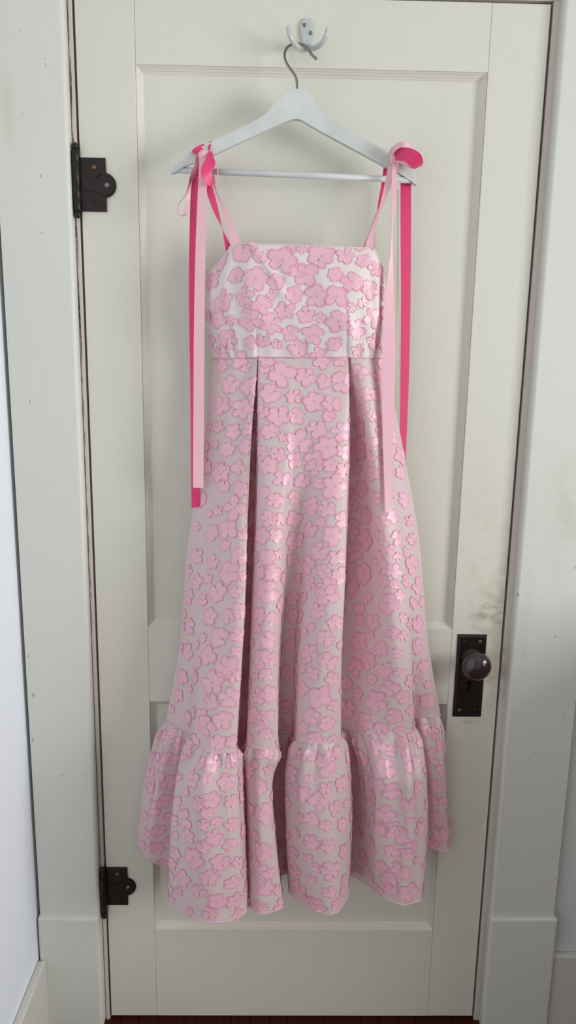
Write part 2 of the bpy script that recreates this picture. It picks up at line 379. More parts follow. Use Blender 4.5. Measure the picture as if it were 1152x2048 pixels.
def hinge(zc, hb, hl, xb, dz):
    """surface hinge: barrel with ball tips on the door edge, stepped leaf with a round lobe on the stile"""
    h = empty('hinge', (xb, 0, zc)); h.parent = door; h.location = Vector((xb, 0, zc))-Vector(door.location)
    W = lambda n, bm, m, sm=False: bm_obj(n, bm, m, h, sm)
    bm = bmesh.new()
    half = hb/2
    prof = [(0.0048, -half+0.010), (0.0066, -half+0.014), (0.0068, -half+0.030), (0.0064, -half+0.0305), (0.0068, -half+0.031), (0.0068, -0.008), (0.0064, -0.0075), (0.0068, -0.007),
            (0.0068, half-0.031), (0.0064, half-0.0305), (0.0068, half-0.030), (0.0066, half-0.014), (0.0045, half-0.010)]
    lathe(bm, prof, (xb, -0.0075, zc), 'z', 24); W('barrel', bm, MAT_IRON, True)
    for s in (1, -1):
        bm = bmesh.new(); ball(bm, (xb, -0.0075, zc+s*(half-0.0055)), 0.0060, 1, 1, 1.05); W('ball_tip', bm, MAT_IRON, True)
    # knuckle wrap plate
    bm = bmesh.new(); add_box(bm, xb-0.0095, xb-0.003, -0.006, 0.001, zc-half+0.018, zc+half-0.018, 0.0015, 2); W('jamb_leaf', bm, MAT_IRON)
    # leaf outline: rectangle with a disc lobe
    x0, x1 = xb+0.002, -0.3555; z0, z1 = dz+zc-hl/2, dz+zc+hl/2; cx, cz, r = -0.3585, dz+zc-0.0005, 0.0205
    pts = [(x0, z0), (x1, z0)]
    a0 = math.acos((x1-cx)/r)
    for i in range(25):
        a = -a0 + 2*a0*i/24; pts.append((cx+r*math.cos(a), cz+r*math.sin(a)))
    pts += [(x1, z1), (x0, z1)]
    bm = bmesh.new(); poly_prism(bm, pts, -0.0035, 0.0005, 0.0009, 2); leaf = W('leaf', bm, MAT_IRON)
    # raised strap swelling into a disc
    up = []
    for i in range(13):
        t = i/12; xx = x0+0.006+(cx-0.006-x0)*t; up.append((xx, cz+0.0085+0.0095*t*t*t))
    lobe = []
    for i in range(17):
        a = math.radians(140)-math.radians(200)*i/16; lobe.append((cx+0.0185*math.cos(a), cz+0.0185*math.sin(a)))
    dn = [(p[0], 2*cz-p[1]) for p in up[::-1]]
    bm = bmesh.new(); poly_prism(bm, (up+lobe+dn)[::-1], -0.0056, -0.003, 0.0012, 3); W('strap', bm, MAT_IRON)
    for (sx, sz, yy, m, an) in ((xb+0.030, cz+hl*0.33, -0.0034, MAT_SCREW, -0.9), (xb+0.030, cz-hl*0.33, -0.0034, MAT_IRON, 0.4), (-0.3535, cz, -0.0055, MAT_SCREW2, 0.7)):
        s = screw(h, sx, yy, sz, 0.0043, an, m)
        bm = bmesh.new(); slot(bm, sx, yy-0.00155, sz, 0.0036, an)
    
    return h
hinge(1.7355, 0.122, 0.088, -0.4055, -0.005)
hinge(0.3265, 0.122, 0.090, -0.4055, 0.012)

# lock plate with knob and keyhole
def lock():
    x0, x1, z0, z1 = 0.3115, 0.3695, 0.734, 0.910
    bm = bmesh.new(); cxs = [(0, 0.0), (0.0, -0.0016), (0.0055, -0.0042), (0.0065, -0.0030)]
    rows = []
    for t, y in cxs:
        rows.append([bm.verts.new(v) for v in ((x0+t, y, z0+t), (x1-t, y, z0+t), (x1-t, y, z1-t), (x0+t, y, z1-t))])
    for i in range(len(rows)-1):
        for k in range(4): bm.faces.new((rows[i][k], rows[i][(k+1) % 4], rows[i+1][(k+1) % 4], rows[i+1][k]))
    bm.faces.new(rows[-1]); bm.faces.new(rows[0][::-1])
    pl = bm_obj('lock_plate', bm, MAT_PLATE, door); pl['label'] = 'dark bronze bevelled lock plate'
    for sx, sz, m in ((x0+0.013, z1-0.015, MAT_PLATE), (x1-0.013, z1-0.015, MAT_SCREW), (x0+0.013, z0+0.014, MAT_SCREW), (x1-0.013, z0+0.014, MAT_PLATE)):
        screw(pl, sx, -0.0030, sz, 0.0042, 0.5, m)
    pts = [(0.3405+0.0042*math.cos(a), 0.8085+0.0042*math.sin(a)) for a in [math.radians(-50+280*i/16) for i in range(17)]]
    pts += [(0.3405-0.0030, 0.7935), (0.3405+0.0030, 0.7935)]
    bm = bmesh.new(); poly_prism(bm, pts, -0.0034, -0.0005); kh = bm_obj('keyhole', bm, MAT_BLACK, pl)
    rim = [(0.3405+1.55*(p[0]-0.3405), 0.802+1.28*(p[1]-0.802)) for p in pts]
    bm = bmesh.new(); poly_prism(bm, rim, -0.0032, -0.0005, 0.0004, 1); bm_obj('keyhole_rim', bm, MAT_PLATE, pl)
    kx, kz = 0.3405, 0.862
    bm = bmesh.new()
    lathe(bm, [(0.021, 0.002), (0.021, 0.005), (0.016, 0.009), (0.0115, 0.012), (0.010, 0.020), (0.0105, 0.028), (0.014, 0.031)], (kx, 0, kz), 'y', 32)
    kn = bm_obj('knob', bm, MAT_IRON, door, True); kn['label'] = 'brown porcelain door knob on dark metal shank'
    bm = bmesh.new(); pr = []
    for i in range(19):
        a = math.pi*(0.06+0.94*i/18); pr.append((max(0.0004, 0.0283*math.sin(a)), 0.0475-0.0185*math.cos(a)))
    lathe(bm, pr, (kx, 0, kz), 'y', 40); bm_obj('knob_ball', bm, MAT_KNOB, kn, True)
lock()

# ------------------------------------------------------------------ unseen chest of drawers, added to cast the shade edge beside the door
MAT_CHEST = simple('brown_chest_wood', (0.20, 0.115, 0.06), 0.45, 0.0, (9, 0.08))
def chest(x0, x1, yf, yb, h):
    c = empty('added_chest_of_drawers', ((x0+x1)/2, (yf+yb)/2, 0)); meta(c, 'brown wooden chest of drawers added unseen beside the door to shade it', 'dresser')
    for xa in (x0, x1-0.022): box('side_panel', xa, xa+0.022, yf, yb, 0.0, h-0.025, MAT_CHEST, c, 0.002)
    box('top', x0-0.012, x1+0.012, yf-0.015, yb, h-0.025, h, MAT_CHEST, c, 0.004)
    box('back_panel', x0+0.022, x1-0.022, yb-0.012, yb-0.002, 0.06, h-0.025, MAT_CHEST, c, 0.0)
    box('plinth', x0+0.022, x1-0.022, yf+0.03, yf+0.05, 0.0, 0.08, MAT_CHEST, c, 0.001)
    nd = 4; hh = (h-0.025-0.085)/nd
    for k in range(nd):
        z0 = 0.082+k*hh
        d = box('drawer', x0+0.025, x1-0.025, yf+0.002, yb-0.02, z0+0.003, z0+hh-0.003, MAT_CHEST, c, 0.003)
        for kx in (x0+(x1-x0)*0.25, x0+(x1-x0)*0.75):
            bm = bmesh.new(); lathe(bm, [(0.007, -0.002), (0.006, 0.010), (0.014, 0.016), (0.015, 0.022), (0.010, 0.027), (0.0005, 0.028)], (kx, yf+0.002, z0+hh/2), 'y', 20); bm_obj('knob', bm, MAT_IRON, d, True)
chest(0.80, 1.62, -0.50, -0.018, 1.0)

# ------------------------------------------------------------------ coat hook
hk = empty('coat_hook', (-0.0095, 0, 1.955)); meta(hk, 'small white metal double coat hook screwed to the door top rail', 'coat hook')
cx = -0.0095
pts = []
for i in range(15):
    a = math.pi*i/14; pts.append((cx+0.0115*math.cos(a), 1.9885+0.0115*math.sin(a)))
pts += [(cx-0.0112, 1.980), (cx-0.0085, 1.966), (cx-0.0080, 1.956), (cx-0.0055, 1.950), (cx+0.0055, 1.950), (cx+0.0080, 1.956), (cx+0.0085, 1.966), (cx+0.0112, 1.980)]
bm = bmesh.new(); poly_prism(bm, pts[::-1], -0.0042, 0.0, 0.0016, 3); bm_obj('back_plate', bm, MAT_HOOK, hk)
for sx, sz in ((-0.0150, 1.9885), (-0.0045, 1.9765)):
    screw(hk, sx, -0.0042, sz, 0.0032, 0.6, MAT_SCREW2)
for pth in ([(607, 93, -.003), (603, 95, -.010), (596, 93, -.026), (588, 86, -.042), (581, 74, -.050), (578, 64, -.052), (577, 57, -.052)],
            [(618, 94, -.003), (623, 96.5, -.009), (632, 94.5, -.020), (643, 86.5, -.033), (650.5, 75, -.040), (654, 66, -.042), (655, 60, -.042)]):
    bm = bmesh.new(); P = catmull([at(*p) for p in pth], 8); tube(bm, P, 0.0042, 14, lambda t: 1.12-0.22*t)
    ball(bm, P[-1], 0.0038); bm_obj('prong', bm, MAT_HOOK, hk, True)

# ------------------------------------------------------------------ hanger
YH = -0.045
hg = empty('clothes_hanger', tuple(at(594, 300, YH))); meta(hg, 'white wooden clothes hanger with steel hook holding the dress', 'hanger')
OUT = [(574, 180), (594, 176.5), (612, 180), (622, 189), (630, 203), (639, 219), (654, 235), (700, 262), (748, 289), (790, 310), (812, 322), (826, 340), (832, 356), (834, 370), (829, 369),
       (817, 357), (800, 347), (779, 337), (722, 306), (665, 275), (630, 256), (604, 240), (593, 235), (582, 239), (560, 248), (510, 271), (435, 305), (410, 316), (394, 323), (378, 328), (362, 335), (349, 346), (342, 347),
       (341, 341), (346, 330), (358, 318), (380, 304), (404, 293), (450, 271), (495, 249), (529, 232), (543, 218), (551, 204), (559, 191)]
bm = bmesh.new(); F = []; B = []
HT = 0.012
for (px, py) in OUT:
    p = at(px, py, YH-HT/2); w = abs(px-590)/250.0; off = -0.006*w*w*0
    F.append(bm.verts.new((p[0], p[1]+off, p[2]))); B.append(bm.verts.new((p[0], p[1]+HT+off, p[2])))
f0 = bm.faces.new(F); f1 = bm.faces.new(B[::-1])
for i in range(len(F)): bm.faces.new((F[i], B[i], B[(i+1) % len(F)], F[(i+1) % len(F)]))
bmesh.ops.bevel(bm, geom=list(f0.edges)+list(f1.edges), offset=0.0016, segments=3, affect='EDGES', profile=0.5)
o = bm_obj('hanger_arms', bm, MAT_HANGER, hg)
bm = bmesh.new(); tube(bm, [at(356, 340.5, YH), at(590, 350, YH), at(822, 360.5, YH)], 0.0052, 16); bm_obj('trouser_bar', bm, MAT_HANGER, hg, True)
WP = [(594, 184), (594, 172), (593.5, 163), (590, 151), (581, 138), (572, 124), (569, 109), (573, 97), (581, 90), (591, 87), (602, 88.5), (611, 93), (618, 100), (622, 107.5), (627, 113), (632, 117)]
bm = bmesh.new(); WY = [-.045, -.045, -.045, -.045, -.043, -.040, -.036, -.031, -.027, -.025, -.024, -.024, -.025, -.026, -.027, -.028]      # the hook leans back over the prong
tube(bm, catmull([at(a, b, y) for (a, b), y in zip(WP, WY)], 6), 0.0021, 12)
ball(bm, at(632, 117, WY[-1]), 0.0026); bm_obj('wire_hook', bm, MAT_WIRE, hg, True)

# ------------------------------------------------------------------ dress
dress = empty('dress', tuple(at(590, 1800, -0.08))); meta(dress, 'long pink floral tiered dress with ribbon shoulder ties on the hanger', 'dress')

def pchip(x, y, xq):
    """monotone cubic; y (n,d)"""
    x = np.asarray(x, float); y = np.asarray(y, float); h = np.diff(x); dl = np.diff(y, axis=0)/h[:, None]
    d = np.zeros_like(y); d[0] = dl[0]; d[-1] = dl[-1]
    for i in range(1, len(x)-1):
        w1 = 2*h[i]+h[i-1]; w2 = h[i]+2*h[i-1]
        a, b = dl[i-1], dl[i]; ok = (a*b) > 0
        with np.errstate(divide='ignore', invalid='ignore'):
            v = (w1+w2)/(w1/a+w2/b)
        d[i] = np.where(ok, v, 0)
    k = np.clip(np.searchsorted(x, xq, side='right')-1, 0, len(x)-2); t = ((xq-x[k])/h[k])[:, None]; H = h[k][:, None]
    return (2*t**3-3*t**2+1)*y[k]+(t**3-2*t**2+t)*H*d[k]+(-2*t**3+3*t**2)*y[k+1]+(t**3-t**2)*H*d[k+1]

def surface(stations, rows, seg):
    """stations: list of rows of (px,py,Y), one point for each fold line; returns grid (R,C,3)"""
    G = np.array([[at(*c) for c in st] for st in stations])          # S,K,3
    S, K = G.shape[:2]; sv = np.arange(S, dtype=float)
    q = np.linspace(0, S-1, rows)
    cols = np.stack([pchip(sv, G[:, k], q) for k in range(K)], 1)     # rows,K,3
    out = []
    kq = np.concatenate([np.linspace(k, k+1, seg, endpoint=False) for k in range(K-1)]+[[K-1]])
    for r in range(rows):
        P = cols[r]; dd = np.sqrt(np.maximum(np.linalg.norm(np.diff(P, axis=0), axis=1), 0.003)); u = np.concatenate([[0], np.cumsum(dd)])
        uq = np.interp(kq, np.arange(K), u); out.append(pchip(u, P, uq))
    return np.array(out)

def normals(G):
    du = np.gradient(G, axis=1); dv = np.gradient(G, axis=0); n = np.cross(du, dv); n /= np.linalg.norm(n, axis=2, keepdims=True)+1e-9
    flip = np.where(n[..., 1:2] > 0, 1, 1); return n

def grid_mesh(name, G, mat, parent, closed=False):
    R, C = G.shape[:2]; v = G.reshape(-1, 3); f = []
    for i in range(R-1):
        for j in range(C-1): f.append((i*C+j, (i+1)*C+j, (i+1)*C+j+1, i*C+j+1))
    me = bpy.data.meshes.new(name); me.from_pydata(v.tolist(), [], f); me.update()
    return link(name, me, mat, parent, True)

# fold lines of the skirt and ruffle, measured left to right
W_ = [(425, 716, -.045), (432, 716, -.052), (441, 716, -.058), (465, 716, -.068), (495, 715, -.074), (506, 715, -.077), (515, 714, -.081), (515.5, 714, -.066), (516, 714, -.070), (517, 714, -.078), (545, 714, -.080), (568, 714, -.080), (590, 714, -.080),
      (606, 714, -.080), (622, 714, -.080), (662, 714, -.080), (696, 714, -.080), (696.7, 714, -.066), (698.9, 714, -.068), (702, 714, -.076), (718, 715, -.074), (742, 716, -.066), (757, 716, -.056), (766, 717, -.050), (772, 717, -.042)]
S1 = [(408, 900, -.045), (414, 900, -.054), (421, 900, -.062), (445, 900, -.076), (478, 900, -.088), (491, 900, -.096), (501, 900, -.100), (502, 900, -.050), (511.5, 900, -.054), (515, 900, -.097), (543, 900, -.105), (568, 900, -.104), (590, 900, -.100),
      (608, 900, -.100), (626, 900, -.102), (670, 900, -.108), (698, 900, -.100), (699.5, 900, -.032), (709, 900, -.036), (722, 900, -.050), (747, 900, -.090), (768, 900, -.082), (785, 900, -.066), (797, 901, -.056), (806, 902, -.042)]
S2 = [(376, 1095, -.040), (388, 1098, -.060), (400, 1100, -.074), (430, 1100, -.098), (468, 1100, -.118), (483, 1100, -.124), (493, 1100, -.122), (494, 1100, -.052), (505.5, 1100, -.056), (509, 1100, -.108), (538, 1100, -.126), (561, 1100, -.116), (578, 1100, -.084),
      (598, 1100, -.080), (616, 1100, -.102), (662, 1100, -.122), (692, 1100, -.115), (693.5, 1100, -.030), (708, 1100, -.034), (728, 1100, -.048), (774, 1100, -.100), (798, 1100, -.093), (815, 1098, -.072), (829, 1097, -.058), (839, 1095, -.040)]
S3 = [(358, 1290, -.035), (372, 1295, -.060), (386, 1298, -.078), (413, 1300, -.118), (455, 1300, -.143), (472, 1300, -.148), (484, 1300, -.142), (485, 1300, -.055), (498.5, 1300, -.059), (502, 1300, -.115), (532, 1300, -.146), (557, 1300, -.126), (564, 1300, -.062),
      (588, 1300, -.060), (600, 1300, -.105), (650, 1300, -.136), (681, 1300, -.125), (682.5, 1300, -.030), (700.4, 1300, -.034), (725, 1300, -.054), (792, 1300, -.108), (816, 1300, -.096), (830, 1295, -.062), (846, 1293, -.052), (858, 1290, -.035)]
S4 = [(332, 1441, -.030), (352, 1453, -.060), (373, 1463, -.075), (388, 1484, -.135), (430, 1507, -.166), (456, 1505, -.166), (473, 1500, -.155), (474, 1478, -.062), (490.5, 1478, -.066), (494, 1490, -.130), (525, 1498, -.150), (556, 1497, -.136), (556, 1466, -.052),
      (583, 1468, -.054), (593, 1483, -.115), (638, 1487, -.137), (681, 1479, -.115), (682.5, 1456, -.036), (704.5, 1460.2, -.044), (735, 1470, -.078), (800, 1466, -.088), (829, 1460, -.075), (828.5, 1436, -.036), (862, 1434, -.046), (881, 1431, -.030)]
R1 = [(294, 1560, -.030), (325, 1572, -.066), (358, 1565, -.062), (354, 1560, -.125), (420, 1588, -.190), (456, 1582, -.182), (481, 1570, -.152), (480, 1548, -.050), (492, 1548, -.054), (493, 1560, -.112), (518, 1574, -.156), (541, 1568, -.132), (542, 1544, -.044),
      (569, 1542, -.044), (575, 1560, -.100), (630, 1577, -.156), (695, 1562, -.115), (694, 1535, -.036), (718.4, 1545.5, -.053), (752, 1570, -.120), (812, 1574, -.142), (848, 1562, -.112), (846, 1533, -.040), (876, 1545, -.058), (893, 1550, -.030)]
R2 = [(281, 1648, -.035), (309, 1662, -.062), (350, 1660, -.058), (341, 1685, -.130), (425, 1715, -.196), (465, 1708, -.186), (489, 1692, -.152), (488, 1665, -.060), (495, 1665, -.064), (496, 1680, -.120), (523, 1702, -.166), (551, 1690, -.140), (551, 1645, -.042),
      (570, 1645, -.042), (575, 1676, -.105), (645, 1703, -.166), (700, 1678, -.112), (699, 1638, -.036), (721.3, 1651.2, -.053), (752, 1682, -.120), (815, 1694, -.142), (852, 1682, -.116), (849, 1620, -.036), (880, 1634, -.056), (900, 1636, -.030)]
R3 = [(276, 1690, -.035), (303, 1722, -.052), (341, 1739, -.050), (337, 1799, -.130), (428, 1846, -.192), (470, 1838, -.178), (495, 1819, -.155), (494, 1788, -.080), (498, 1788, -.084), (499, 1806, -.135), (518, 1828, -.167), (566, 1811, -.146), (560, 1750, -.045),
      (575, 1747, -.046), (580, 1784, -.105), (659, 1829, -.168), (697, 1789, -.113), (696, 1747, -.040), (720.8, 1759, -.054), (755, 1787, -.112), (806, 1809, -.142), (842, 1800, -.128), (846, 1692, -.040), (886, 1703, -.052), (904, 1697, -.035)]
SEG = 11
SKIRT = surface([W_, S1, S2, S3, S4], 150, SEG)
RUF = surface([S4, R1, R2, R3], 84, SEG)
# the gathers: small puckers under the seam that die out towards the hem, and a puff over the seam
rs = np.random.RandomState(3)
n = normals(RUF); R, C = RUF.shape[:2]
t = np.linspace(0, 1, R)[:, None]
arc = np.concatenate([[0], np.cumsum(np.linalg.norm(np.diff(RUF[R//3], axis=0), axis=1))])[None, :]
pk = np.sin(arc*300+2.2*np.sin(arc*60))*0.0036*np.exp(-t*5.0)+np.sin(arc*105+1.3+1.2*np.sin(arc*37)+t*0.8)*0.0066*np.exp(-t*1.7)*np.clip(t*14, 0, 1)
pk = pk + 0.0055*(1-np.abs(np.sin(arc*52+0.9*np.sin(arc*23)+0.25*t)))**3*np.exp(-t*1.6)*np.clip(t*10, 0, 1)
puff = 0.006*np.clip(t*12, 0, 1)*np.exp(-t*7)
if n[..., 1].mean() > 0: n = -n
RUF = RUF + n*(pk+puff)[..., None]
ns = normals(SKIRT)
if ns[..., 1].mean() > 0: ns = -ns
t = np.linspace(0, 1, SKIRT.shape[0])[:, None]; arc = np.concatenate([[0], np.cumsum(np.linalg.norm(np.diff(SKIRT[75], axis=0), axis=1))])[None, :]
SKIRT = SKIRT + ns*(0.0016*np.sin(arc*55+2*np.sin(t*5))*np.sin(t*math.pi)+0.0010*np.sin(arc*140+t*9)*np.exp(-t*5)*np.clip(t*10, 0, 1))[..., None]

TOP = [(409, 544, -.050), (418, 540, -.056), (434, 529, -.062), (452, 507, -.067), (466, 489, -.071), (500, 487, -.078), (550, 489, -.082), (600, 491, -.084), (650, 493, -.083), (700, 495, -.078), (733, 496, -.073), (747, 498, -.070), (758, 520, -.064), (769, 546, -.055)]
B1 = [(409, 585, -.046), (417, 582, -.060), (432, 575, -.070), (451, 562, -.077), (470, 552, -.082), (508, 548, -.092), (555, 548, -.092), (601, 549, -.090), (648, 550, -.092), (692, 550, -.092), (726, 552, -.083), (746, 555, -.076), (759, 562, -.068), (771, 580, -.052)]
B2 = [(413, 640, -.044), (421, 638, -.058), (435, 635, -.070), (453, 632, -.078), (472, 630, -.084), (512, 629, -.096), (556, 629, -.092), (600, 629, -.090), (648, 629, -.094), (694, 629, -.096), (726, 631, -.085), (746, 633, -.077), (759, 636, -.066), (771, 640, -.048)]
B3 = [(424, 716, -.045), (432, 716, -.054), (446, 716, -.062), (464, 716, -.069), (482, 715, -.074), (514, 714, -.081), (558, 714, -.082), (602, 714, -.082), (648, 714, -.082), (695, 714, -.081), (724, 715, -.074), (745, 716, -.066), (759, 716, -.057), (772, 717, -.042)]
BOD = surface([TOP, B1, B2, B3], 70, 16)
nb = normals(BOD)
if nb[..., 1].mean() > 0: nb = -nb
tt = np.linspace(0, 1, BOD.shape[0])[:, None]; uu = np.linspace(0, 1, BOD.shape[1])[None, :]
# drag lines from the strap to the bust seam and a few soft wrinkles over the waist
crease = lambda u0, u1, a, w: a*np.exp(-((uu-(u0+(u1-u0)*tt))/w)**2)
wr = crease(0.38, 0.575, 0.0048, 0.011)*np.exp(-((tt-0.22)/0.30)**2) - crease(0.41, 0.60, 0.003, 0.02)*np.exp(-((tt-0.25)/0.28)**2) + 0.0016*np.sin(uu*48+3*np.sin(tt*4))*np.sin(tt*math.pi) + 0.0016*np.sin(uu*90)*np.exp(-((tt-0.95)/0.09)**2)
wr -= 0.0025*np.exp(-((uu-5/13.)/0.006)**2)*np.clip(tt*1.6-0.5, 0, 1) + 0.0025*np.exp(-((uu-9/13.)/0.006)**2)*np.clip(tt*1.6-0.5, 0, 1)
BOD = BOD + nb*wr[..., None]

bodice = grid_mesh('bodice', BOD, MAT_LINING, dress)
skirt = grid_mesh('skirt', SKIRT, MAT_ORG, dress)
ruffle = grid_mesh('ruffle', RUF, MAT_ORG, dress)

# back of the dress: follows the side edges, hangs close to the door
def back(front, name, mat, parent, y, ytop=None, nseg=40, wob=0.0, bulge=0.0):
    L = front[:, 0]; Rr = front[:, -1]; rows = []
    for i in range(len(L)):
        row = []
        for k in range(nseg+1):
            s = k/nseg; p = L[i]*(1-s)+Rr[i]*s
            e = 1-(2*s-1)**8
            yy = y*e + p[1]*(1-e) if 0 < k < nseg else p[1]
            yy += wob*e*math.sin(s*26+1)*(i/len(L))
            row.append((p[0]+bulge*(2*s-1)*e*0, yy, p[2]))
        rows.append(row)
    return grid_mesh(name, np.array(rows), mat, parent)
back(BOD[4:], 'bodice_back', MAT_LINING, dress, -0.020)
back(SKIRT, 'skirt_back', MAT_ORG, dress, -0.018, wob=0.004)
back(RUF, 'ruffle_back', MAT_ORG, dress, -0.016, wob=0.008)

def seam(name, row, nrm, r, mat, parent, off=0.001):
    bm = bmesh.new(); tube(bm, [p+q*off for p, q in zip(row[::2], nrm[::2])], r, 6); return bm_obj(name, bm, mat, parent, True)
nb = normals(BOD); nb = -nb if nb[..., 1].mean() > 0 else nb
ns = normals(SKIRT); ns = -ns if ns[..., 1].mean() > 0 else ns
nr = normals(RUF); nr = -nr if nr[..., 1].mean() > 0 else nr
seam('waist_seam', BOD[-1], nb[-1], 0.0011, MAT_SEAM, dress, 0.0003)
seam('ruffle_seam', SKIRT[-1], ns[-1], 0.0013, MAT_SEAM, dress, 0.0003)
seam('hem', RUF[-1], nr[-1], 0.0011, MAT_SEAM, dress, 0.0)
seam('neckline_binding', BOD[0], nb[0], 0.0013, MAT_LINING, dress, 0.0)

# raised satin flowers woven on the cloth: each follows the folds of the cloth below it
def arcs(G):
    au = np.zeros(G.shape[:2]); av = np.zeros(G.shape[:2])
    au[:, 1:] = np.cumsum(np.linalg.norm(np.diff(G, axis=1), axis=2), axis=1)
    av[1:, :] = np.cumsum(np.linalg.norm(np.diff(G, axis=0), axis=2), axis=0)
    return au, av

class Cloth:
    def __init__(s, G, n): s.G, s.n = G, n; s.au, s.av = arcs(G); s.R, s.C = G.shape[:2]
    def ev(s, fi, fj):
        fi = np.clip(fi, 0, s.R-1.001); fj = np.clip(fj, 0, s.C-1.001); i = fi.astype(int); j = fj.astype(int); a = (fi-i)[:, None]; b = (fj-j)[:, None]
        g = lambda A: A[i, j]*(1-a)*(1-b)+A[i+1, j]*a*(1-b)+A[i, j+1]*(1-a)*b+A[i+1, j+1]*a*b
        return g(s.G), g(s.n)
CL = {'bodice': Cloth(BOD, nb), 'skirt': Cloth(SKIRT, ns), 'ruffle': Cloth(RUF, nr)}

RING = [(0.0, 0.8), (0.09, 0.8), (0.15, 0.08), (0.45, 0.0), (0.80, 0.0), (0.90, 0.55), (1.0, 1.0)]
NA = 44
def flower_mesh(cl, ci, cj, rad, rng, lift=0.0006):
    npet = rng.choice([4, 5, 5, 5, 6]); a0 = rng.uniform(0, 6.28)
    pets = []
    for k in range(npet):
        a = a0+2*math.pi*k/npet+rng.uniform(-0.16, 0.16); pets.append((a, rng.uniform(0.52, 0.66), rng.uniform(0.30, 0.42)*(5/npet)**0.7))
    prof = []
    for k in range(NA):
        th = 2*math.pi*k/NA; best = 0.27
        for a, d, r in pets:
            dlt = th-a; q = d*math.cos(dlt); disc = r*r-(d*math.sin(dlt))**2
            if disc > 0: best = max(best, q+math.sqrt(disc))
        prof.append(best*(1+rng.uniform(-0.05, 0.05)))
    i0, j0 = int(ci), int(cj)
    rowu = cl.au[i0]; colv = cl.av[:, j0]; u0 = np.interp(cj, np.arange(cl.C), rowu); v0 = np.interp(ci, np.arange(cl.R), colv)
    da, db, rim, edge = [0.0], [0.0], [RING[0][1]], [0.0]
    for f, rm in RING[1:]:
        for k in range(NA):
            th = 2*math.pi*k/NA; rr = rad*prof[k]*f
            da.append(rr*math.cos(th)*1.08); db.append(rr*math.sin(th)); rim.append(min(1, rm*rng.uniform(0.8, 1.1))); edge.append(f**6)
    da = np.array(da); db = np.array(db)
    fj = np.interp(u0+da, rowu, np.arange(cl.C)); fi = np.interp(v0+db, colv, np.arange(cl.R))
    # keep off the outer borders
    P, n = cl.ev(fi, fj); h = lift+0.0008*np.array(edge)*np.array([rng.uniform(0.1, 1.3) for _ in da])
    V = P+n*h[:, None]
    F = [(0, 1+k, 1+(k+1) % NA) for k in range(NA)]
    for q in range(len(RING)-2):
        a, b = 1+q*NA, 1+(q+1)*NA
        F += [(a+k, b+k, b+(k+1) % NA, a+(k+1) % NA) for k in range(NA)]
    return V, F, rim

